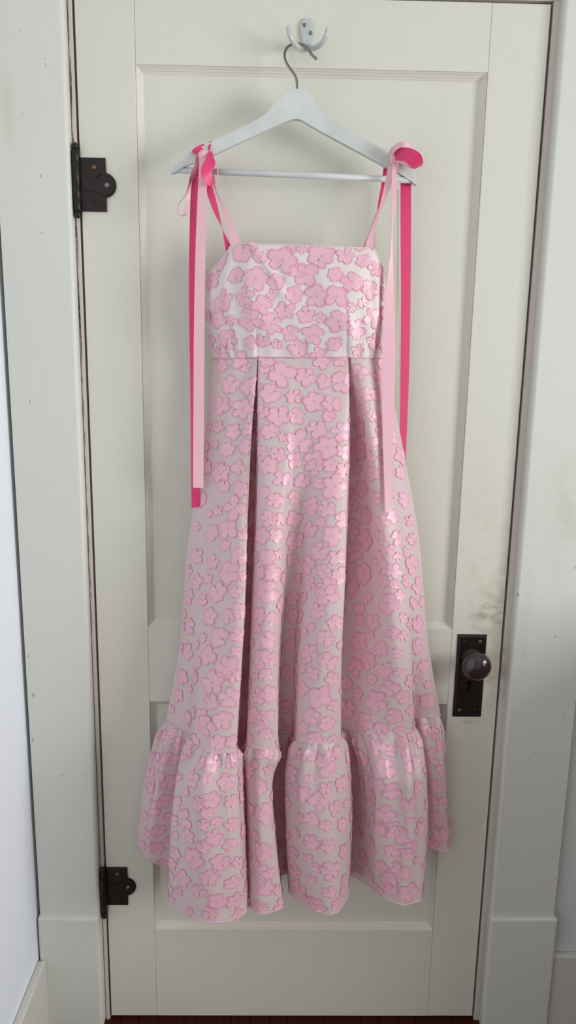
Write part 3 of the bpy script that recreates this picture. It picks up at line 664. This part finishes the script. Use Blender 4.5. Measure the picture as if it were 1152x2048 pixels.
FLOWER_SPOTS = [   # centre and radius of each flower as measured on the cloth
    (485,506,21), (509,490,10), (522,513,16), (564,520,28), (584,497,10), (471,553,17), (512,556,23), (550,565,17), (419,562,19), (443,526,16), (544,591,10), (487,593,20),
    (442,602,22), (525,612,19), (570,621,19), (502,640,24), (431,640,19), (462,643,11), (542,648,23), (581,666,17), (456,679,22), (502,687,14), (527,681,14), (555,690,11),
    (483,709,10), (596,697,19), (440,709,16), (588,588,19), (596,542,16), (603,499,10), (642,511,26), (693,511,19), (728,522,16), (750,537,14), (613,549,23), (670,549,16),
    (704,562,21), (740,579,19), (632,595,23), (674,593,21), (725,605,12), (703,617,12), (612,629,17), (641,638,11), (679,643,24), (715,662,21), (749,638,22), (627,671,21),
    (669,688,16), (754,685,19), (719,702,13), (722,492,9), (636,707,14), (532,719,16), (528,740,10), (565,750,26), (480,723,16), (492,733,10), (442,733,14), (499,773,21),
    (541,787,21), (589,794,16), (459,773,19), (442,808,19), (483,818,21), (525,825,14), (558,832,21), (593,834,17), (433,855,14), (497,858,14), (541,865,17), (567,875,10),
    (466,863,16), (428,888,9), (452,901,17), (492,894,16), (525,905,14), (557,907,16), (598,882,25), (589,922,16), (436,933,14), (475,933,15), (537,933,19), (416,856,9),
    (613,754,19), (651,761,15), (682,719,15), (642,723,14), (685,766,23), (629,802,22), (666,806,19), (656,835,13), (631,856,19), (682,861,20), (654,893,23), (689,907,16),
    (626,922,19), (661,931,15), (718,743,16), (734,787,15), (758,750,12), (758,790,16), (710,811,12), (718,853,21), (718,900,24), (710,934,14), (731,816,9), (745,832,10),
    (755,832,10), (751,882,10), (439,945,21), (566,956,17), (447,975,13), (479,979,16), (495,977,13), (551,998,17), (466,1015,25), (432,1021,11), (537,1038,18), (561,1038,15),
    (454,1059,21), (422,1065,17), (521,1073,17), (554,1073,15), (487,1073,11), (449,1094,13), (477,1111,19), (535,1115,18), (424,1122,16), (456,1147,23), (548,1147,19), (588,998,15),
    (588,1038,17), (590,1084,21), (586,1122,14), (571,1157,17), (596,1157,13), (518,1145,13), (527,983,13), (487,1149,11), (391,1054,11), (391,1115,17), (391,1161,15), (560,1111,11),
    (416,1027,10), (606,963,17), (635,970,12), (672,974,26), (688,943,17), (628,934,17), (619,1010,20), (651,1017,18), (687,1037,18), (640,1046,11), (617,1062,18), (666,1073,21),
    (637,1101,20), (675,1114,17), (613,1130,19), (646,1139,15), (680,1150,19), (619,1171,12), (655,1173,21), (743,949,18), (723,981,20), (748,994,14), (704,1013,16), (732,1033,21),
    (705,1055,18), (755,1073,14), (732,1082,21), (705,1101,23), (757,1125,20), (725,1148,23), (762,1164,15), (703,1168,17), (698,1137,14), (764,1042,17), (791,1031,16), (775,1098,17),
    (800,1073,18), (800,1114,10), (822,1040,12), (827,1078,15), (827,1125,20), (789,1139,16), (816,1161,15), (810,997,16), (804,945,14), (789,988,9), (701,970,11), (790,1168,11),
    (433,1185,23), (472,1183,14), (532,1185,27), (375,1194,17), (417,1230,19), (453,1230,16), (480,1221,18), (518,1230,19), (550,1237,15), (377,1255,18), (438,1275,23), (475,1268,16),
    (539,1280,20), (403,1273,12), (372,1300,18), (473,1300,11), (412,1313,20), (451,1332,25), (518,1318,21), (550,1320,14), (534,1352,14), (421,1363,26), (471,1354,15), (360,1354,19),
    (460,1395,23), (514,1395,17), (543,1390,19), (354,1390,15), (419,1404,16), (536,1438,19), (505,1433,19), (401,1435,20), (446,1440,21), (586,1196,16), (588,1232,17), (568,1237,14),
    (593,1277,19), (588,1316,14), (572,1347,18), (586,1388,14), (566,1271,11), (566,1300,11), (512,1262,11), (507,1356,11), (572,1417,16), (378,1377,10), (654,1188,24), (633,1223,19),
    (671,1246,15), (649,1278,19), (620,1306,20), (658,1324,18), (628,1346,14), (666,1359,16), (639,1392,24), (671,1412,14), (618,1432,19), (655,1450,18), (703,1180,16), (734,1195,14),
    (771,1208,24), (716,1220,15), (718,1241,13), (749,1243,19), (737,1271,10), (716,1281,20), (688,1293,23), (761,1298,19), (735,1321,21), (706,1334,20), (741,1361,13), (771,1341,18),
    (779,1379,19), (713,1389,15), (749,1404,26), (693,1419,21), (728,1442,19), (785,1434,18), (807,1394,16), (784,1268,15), (809,1271,13), (796,1309,13), (801,1346,11), (809,1236,11),
    (828,1203,16), (838,1248,19), (834,1293,20), (852,1334,15), (825,1359,16), (832,1399,13), (859,1404,18), (858,1369,9), (801,1190,13), (762,1457,14), (691,1369,14), (598,1236,15),
    (608,1266,11), (605,1377,13), (601,1336,11), (623,1253,10), (386,1484,20), (434,1486,18), (464,1482,14), (408,1448,22), (323,1472,13), (320,1512,18), (316,1554,12), (301,1574,16),
    (302,1618,22), (356,1488,15), (348,1520,14), (338,1568,18), (328,1604,14), (334,1634,10), (374,1510,10), (398,1524,14), (384,1558,19), (428,1526,18), (462,1522,16), (458,1564,19),
    (466,1602,16), (426,1600,19), (398,1606,17), (368,1636,22), (416,1624,14), (468,1648,16), (436,1644,12), (402,1650,14), (358,1556,10), (354,1604,11), (418,1558,12), (370,1584,10),
    (514,1452,14), (533,1470,13), (538,1504,15), (514,1510,12), (508,1530,12), (516,1574,19), (530,1628,24), (630,1478,17), (604,1458,14), (588,1510,16), (588,1548,18), (618,1510,14),
    (658,1532,26), (674,1502,16), (686,1570,18), (598,1588,20), (650,1578,15), (634,1602,18), (670,1614,16), (685,1648,17), (620,1638,16), (652,1652,13), (695,1606,10), (560,1530,12),
    (558,1592,14), (600,1636,14), (486,1560,12), (492,1606,12), (800,1462,12), (754,1492,18), (780,1502,12), (774,1538,22), (720,1518,18), (732,1552,13), (784,1582,19), (742,1596,20),
    (708,1590,14), (836,1574,17), (824,1612,17), (820,1644,9), (844,1648,14), (772,1628,19), (728,1638,18), (812,1508,14), (802,1480,12), (826,1536,12), (858,1518,22), (846,1462,15),
    (868,1464,15), (846,1484,12), (885,1496,15), (888,1542,15), (874,1574,15), (860,1600,16), (890,1604,12), (870,1636,18), (706,1484,12), (756,1652,12), (792,1656,14), (758,1570,14),
    (820,1470,12), (318,1662,15), (314,1696,16), (290,1672,14), (284,1692,10), (348,1668,10), (374,1672,16), (350,1708,15), (384,1718,24), (430,1674,18), (410,1696,16), (464,1692,15),
    (442,1724,20), (478,1722,13), (366,1756,19), (420,1754,19), (466,1766,17), (354,1782,11), (401,1780,17), (436,1802,20), (474,1800,19), (382,1812,19), (416,1826,16), (342,1800,10),
    (478,1830,12), (324,1726,11), (341,1750,9), (528,1706,23), (514,1738,16), (540,1746,14), (528,1776,22), (510,1672,12), (624,1686,18), (656,1694,16), (686,1702,17), (662,1742,23),
    (584,1704,14), (592,1744,17), (624,1762,18), (598,1778,22), (658,1786,15), (618,1716,11), (692,1760,14), (638,1812,20), (674,1810,13), (686,1782,11), (560,1778,12), (592,1666,12),
    (612,1800,12), (560,1690,12), (510,1810,12), (634,1734,10), (530,1816,10), (760,1662,15), (716,1666,12), (742,1692,18), (796,1668,22), (840,1656,15), (828,1694,15), (786,1702,16),
    (812,1710,13), (836,1722,10), (726,1716,18), (758,1734,16), (802,1742,21), (774,1760,19), (818,1786,22), (752,1780,16), (882,1668,19), (862,1686,12), (738,1750,12), (780,1780,14),
    (718,1740,12), (792,1728,10),]
rng = random.Random(11)
def project(P):
    d = P-CAM; z = d@FW; return 576+FPX*(d@RT)/z, 1024-FPX*(d@UP)/z, z
flowers = []      # (cloth name, ci, cj, radius)
def clear(cn, ci, cj, rad, k=0.93):
    cl = CL[cn]; u = cl.au[int(ci), int(cj)]; v = cl.av[int(ci), int(cj)]
    for (c2, i2, j2, r2) in flowers:
        if c2 != cn: continue
        du = 0.5*(abs(cl.au[int(ci), int(j2)]-u)+abs(cl.au[int(i2), int(cj)]-cl.au[int(i2), int(j2)])); dv = abs(cl.av[int(i2), int(j2)]-v)
        if du*du+dv*dv < ((rad+r2)*k)**2: return False
    return True
proj = {}
for cn, cl in CL.items():
    x, y, z = project(cl.G.reshape(-1, 3)); proj[cn] = (x, y, z)
for (fx, fy, fr) in FLOWER_SPOTS:
    best = None
    for cn, (x, y, z) in proj.items():
        d2 = (x-fx)**2+(y-fy)**2; near = np.where(d2 < 4.5**2)[0]
        if len(near) == 0: continue
        k = near[np.argmin(z[near]+0.0006*np.sqrt(d2[near]))]
        if best is None or z[k] < best[0]: best = (z[k], cn, k)
    if best is None: continue
    z, cn, k = best; cl = CL[cn]; flowers.append((cn, float(k//cl.C), float(k % cl.C), fr*z/FPX*1.10))
print('measured flowers', len(flowers))
for cn, cl in CL.items():
    H = cl.av[-1].mean(); Wd = cl.au.mean(0)[-1]
    for rad, tries in ((0.018, 700), (0.014, 1200), (0.011, 1500)):
        for _ in range(tries):
            ci = rng.uniform(0, cl.R-1); v = rng.random(); u = rng.random()*cl.au[int(ci)][-1]; cj = float(np.interp(u, cl.au[int(ci)], np.arange(cl.C)))
            vv = cl.av[int(ci), int(cj)]
            if vv < rad*0.5 or cl.av[-1, int(cj)]-vv < rad*0.5 or u < rad*0.6 or cl.au[int(ci), -1]-u < rad*0.6: continue
            r = rad*rng.uniform(0.92, 1.08)
            if clear(cn, ci, cj, r, 1.02): flowers.append((cn, ci, cj, r))
# those that face the camera and show largest become parts of their own, the rest one joined part
vis = []
for k, (cn, ci, cj, r) in enumerate(flowers):
    cl = CL[cn]; p = cl.G[int(ci), int(cj)]; nn = cl.n[int(ci), int(cj)]; d = CAM-p; d /= np.linalg.norm(d)
    vis.append((-(r*r*max(0.0, float(nn@d))), k))
vis.sort()
chosen = set(k for _, k in vis[:300])
parents = {'bodice': bodice, 'skirt': skirt, 'ruffle': ruffle}
restV, restF, restR = [], [], []
def rim_attr(me, rim):
    a = me.attributes.new('rim', 'FLOAT', 'POINT'); a.data.foreach_set('value', rim)
for k, (cn, ci, cj, r) in enumerate(flowers):
    V, F, rim = flower_mesh(CL[cn], ci, cj, r, rng)
    if k in chosen:
        me = bpy.data.meshes.new('flower'); me.from_pydata(V.tolist(), [], F); rim_attr(me, rim); link('flower', me, MAT_FLOWER, parents[cn], True)
    else:
        b = len(restV); restV += V.tolist(); restF += [tuple(i+b for i in f) for f in F]; restR += rim
me = bpy.data.meshes.new('small_flowers'); me.from_pydata(restV, [], restF); rim_attr(me, restR)
o = link('small_flowers', me, MAT_FLOWER, dress, True); meta(o, kind='stuff')

# ------------------------------------------------------------------ ribbons of the shoulder ties
def ribbon(name, L, Rr, front, backm, m=8, th=0.0005):
    """two edges given point by point; a pale face and a hot pink face"""
    A = catmull([at(*p) for p in L], m); B = catmull([at(*p) for p in Rr], m); n = len(A); NW = 4
    V = []; F = []; mi = []
    G = np.array([[a*(1-k/NW)+b*k/NW for k in range(NW+1)] for a, b in zip(A, B)])
    nn = np.cross(np.gradient(G, axis=0), np.gradient(G, axis=1)); nn /= np.linalg.norm(nn, axis=2, keepdims=True)+1e-9
    C = NW+1; T0 = (G+nn*th/2).reshape(-1, 3); T1 = (G-nn*th/2).reshape(-1, 3)
    # nn points away from or towards the viewer: front layer = the one at +nn if L lies left of R
    V = T0.tolist()+T1.tolist(); o2 = len(T0)
    for i in range(n-1):
        for k in range(NW):
            a, b, c, d = i*C+k, i*C+k+1, (i+1)*C+k+1, (i+1)*C+k
            F.append((a, b, c, d)); mi.append(0); F.append((o2+a, o2+d, o2+c, o2+b)); mi.append(1)
    def rim_face(q, e):            # edge faces keep their own corners so that the two broad faces shade flat
        b = len(V); V.extend(V[i] for i in q); F.append((b, b+1, b+2, b+3)); mi.append(e)
    for i in range(n-1):
        for k in (0, NW):
            a, d = i*C+k, (i+1)*C+k; rim_face((a, d, o2+d, o2+a) if k else (a, o2+a, o2+d, d), 0)
    for i in (0, n-1):
        for k in range(NW):
            a, b = i*C+k, i*C+k+1; rim_face((a, b, o2+b, o2+a), 0)
    me = bpy.data.meshes.new(name); me.from_pydata(V, [], F)
    ob = link(name, me, [front, backm], dress, True)
    me.polygons.foreach_set('material_index', mi); me.update()
    return ob
PA, HO = MAT_PALE, MAT_HOT
Yr = -0.062
# left tie
ribbon('ribbon_tail', [(398, 306, -.062), (398, 330, -.066), (395, 400, -.068), (391, 500, -.070), (388, 650, -.072), (387, 800, -.074), (386, 975, -.080)],
       [(417, 300, -.062), (415, 330, -.068), (413, 400, -.070), (411, 500, -.072), (409, 650, -.074), (408, 800, -.076), (407, 976, -.080)], PA, HO)
ribbon('ribbon_tail', [(393, 312, -.058), (387, 345, -.060), (382, 378, -.060), (379, 470, -.060), (378, 600, -.060), (381, 800, -.060), (383, 1016, -.060)],
       [(401, 312, -.058), (398, 345, -.060), (397, 378, -.060), (394, 470, -.060), (394, 600, -.060), (397, 800, -.060), (400, 1013, -.060)], HO, PA)
ribbon('strap', [(414, 360, -.060), (414, 372, -.062), (415, 390, -.064), (428, 425, -.067), (444, 456, -.068), (447, 475, -.069), (453, 508, -.064), (457, 528, -.050)],
       [(424, 360, -.060), (425, 374, -.062), (431, 395, -.064), (438, 425, -.067), (444.5, 455, -.068), (452, 472, -.069), (464, 497, -.066), (469, 515, -.052)], HO, PA)
ribbon('strap', [(424, 352, -.056), (427, 372, -.058), (434, 392, -.062), (447, 426, -.066), (455, 460, -.070), (462, 490, -.072), (466, 514, -.060)],
       [(428, 350, -.058), (431, 371, -.060), (438, 390, -.064), (456, 424, -.068), (470, 458, -.072), (483, 487, -.074), (490, 512, -.062)], PA, HO)
# left bow: hot pink loop, pale loop, knot and the fold over the hanger arm
ribbon('bow_loop', [(416, 302, -.060), (410, 320, -.078), (403, 334, -.084), (402, 350, -.088), (407, 362, -.086), (416, 371, -.080), (424, 371, -.074), (433, 362, -.064), (434.5, 345, -.066), (431, 325, -.066), (424, 310, -.064), (417, 301, -.060)],
       [(424, 303, -.058), (429, 320, -.072), (430, 330, -.076), (425, 342, -.078), (423, 352, -.078), (426, 362, -.074), (429, 367, -.068), (435, 364, -.056), (436.5, 346, -.054), (433, 326, -.054), (426, 310, -.055), (418, 300, -.056)], HO, PA)
ribbon('bow_loop', [(398, 318, -.064), (386, 336, -.068), (379, 356, -.070), (372, 385, -.070), (358, 405, -.070), (353, 420, -.070), (357, 430, -.070), (366, 433, -.070), (376, 428, -.068), (380, 400, -.066), (382, 375, -.064), (390, 335, -.062)],
       [(396, 330, -.058), (393, 345, -.062), (384, 362, -.060), (374, 386, -.056), (360, 406, -.056), (355, 420, -.056), (359, 428, -.056), (365, 431, -.058), (366, 428, -.066), (373, 400, -.068), (379, 375, -.070), (395, 335, -.066)], PA, HO)
ribbon('arm_wrap', [(383, 304, -.053), (388, 297, -.056), (398, 291, -.052), (404, 289, -.042)], [(397, 311, -.056), (400, 307, -.060), (404, 302, -.056), (409, 288, -.042)], PA, HO)
ribbon('arm_wrap', [(413, 304, -.058), (415, 299, -.056), (417, 291, -.053), (418, 284, -.042)], [(419, 304, -.060), (420, 300, -.058), (422, 290, -.053), (424, 282, -.042)], PA, HO)
bm = bmesh.new(); ball(bm, Vector(at(406, 311, -.060)), 0.0095, 0.9, 0.7, 0.9); bm_obj('knot', bm, PA, dress, True)
# right tie
ribbon('ribbon_tail', [(785, 320, -.064), (784, 345, -.068), (784, 370, -.070), (783.5, 420, -.070), (783.4, 455, -.070), (779, 520, -.071), (770, 600, -.074), (764, 700, -.078), (764, 800, -.084), (767, 920, -.096), (772, 1024, -.106)],
       [(791, 322, -.064), (793, 345, -.068), (794, 372, -.070), (790, 420, -.069), (785.6, 455, -.069), (786, 520, -.068), (789, 600, -.070), (791, 700, -.075), (789, 800, -.082), (785, 920, -.094), (780, 1027, -.104)], PA, HO)
ribbon('ribbon_tail', [(801, 345, -.036), (801, 368, -.036), (801, 450, -.038), (802, 600, -.034), (801, 750, -.031), (799, 900, -.029), (797, 960, -.028)],
       [(822, 345, -.036), (822, 368, -.036), (822, 450, -.036), (821, 600, -.031), (818, 750, -.028), (812, 900, -.026), (808, 960, -.026)], HO, PA)
ribbon('strap', [(767, 335, -.036), (763, 366, -.036), (757, 400, -.050), (754, 422, -.060), (750, 432, -.062), (740, 460, -.066), (729, 490, -.068), (725, 514, -.056)],
       [(776, 333, -.036), (770, 366, -.036), (763, 400, -.050), (757, 424, -.060), (753.5, 434, -.062), (751, 460, -.066), (748, 494, -.066), (746, 516, -.054)], HO, PA)
ribbon('strap', [(778, 330, -.060), (771, 360, -.062), (766, 385, -.063), (758, 415, -.063), (750, 436, -.064), (738, 468, -.070), (730, 492, -.073), (726, 514, -.060)],
       [(788, 330, -.062), (786, 360, -.064), (777, 385, -.065), (767, 412, -.065), (756, 436, -.066), (750, 468, -.072), (747, 496, -.073), (744, 516, -.060)], PA, HO)
ribbon('bow_loop', [(790, 300, -.066), (800, 296, -.082), (815, 295, -.094), (830, 300, -.100), (841, 308, -.098), (846, 320, -.090), (845, 329, -.076), (835, 334, -.066), (820, 326, -.060), (800, 318, -.058), (790, 318, -.058)],
       [(790, 320, -.066), (798, 322, -.078), (806, 322, -.086), (813, 326, -.090), (818, 330, -.088), (824, 335, -.082), (829, 338, -.070), (826, 338, -.060), (815, 334, -.057), (800, 326, -.057), (790, 323, -.057)], PA, HO)
ribbon('bow_loop', [(777, 306, -.060), (783, 295, -.072), (794, 287, -.080), (808, 283, -.082), (818, 285, -.076), (823, 292, -.066), (822, 300, -.056), (812, 304, -.052), (796, 308, -.054)],
       [(786, 318, -.060), (789, 305, -.076), (798, 297, -.088), (806, 294, -.092), (812, 294, -.086), (816, 298, -.072), (814, 306, -.058), (806, 312, -.057), (794, 318, -.057)], HO, PA)
ribbon('arm_wrap', [(779, 302, -.044), (783, 309, -.056), (785, 325, -.062), (784, 345, -.060)], [(795, 309, -.044), (797, 320, -.056), (798, 335, -.060), (793, 348, -.058)], PA, HO)
ribbon('bow_end', [(812, 318, -.088), (816, 322, -.086), (820, 330, -.080), (824, 337, -.072)], [(816, 317, -.088), (819, 321, -.086), (822.5, 329, -.080), (826, 336, -.072)], PA, HO)
bm = bmesh.new(); ball(bm, Vector(at(787, 318, -.062)), 0.0095, 0.75, 0.7, 1.2); bm_obj('knot', bm, PA, dress, True)
ribbon('hanging_loop', [(795, 380, -.030), (794.5, 500, -.030), (794, 650, -.030), (792, 860, -.030)], [(797, 380, -.030), (796.5, 500, -.030), (796, 650, -.030), (794, 860, -.030)], MAT_CORD, MAT_CORD)
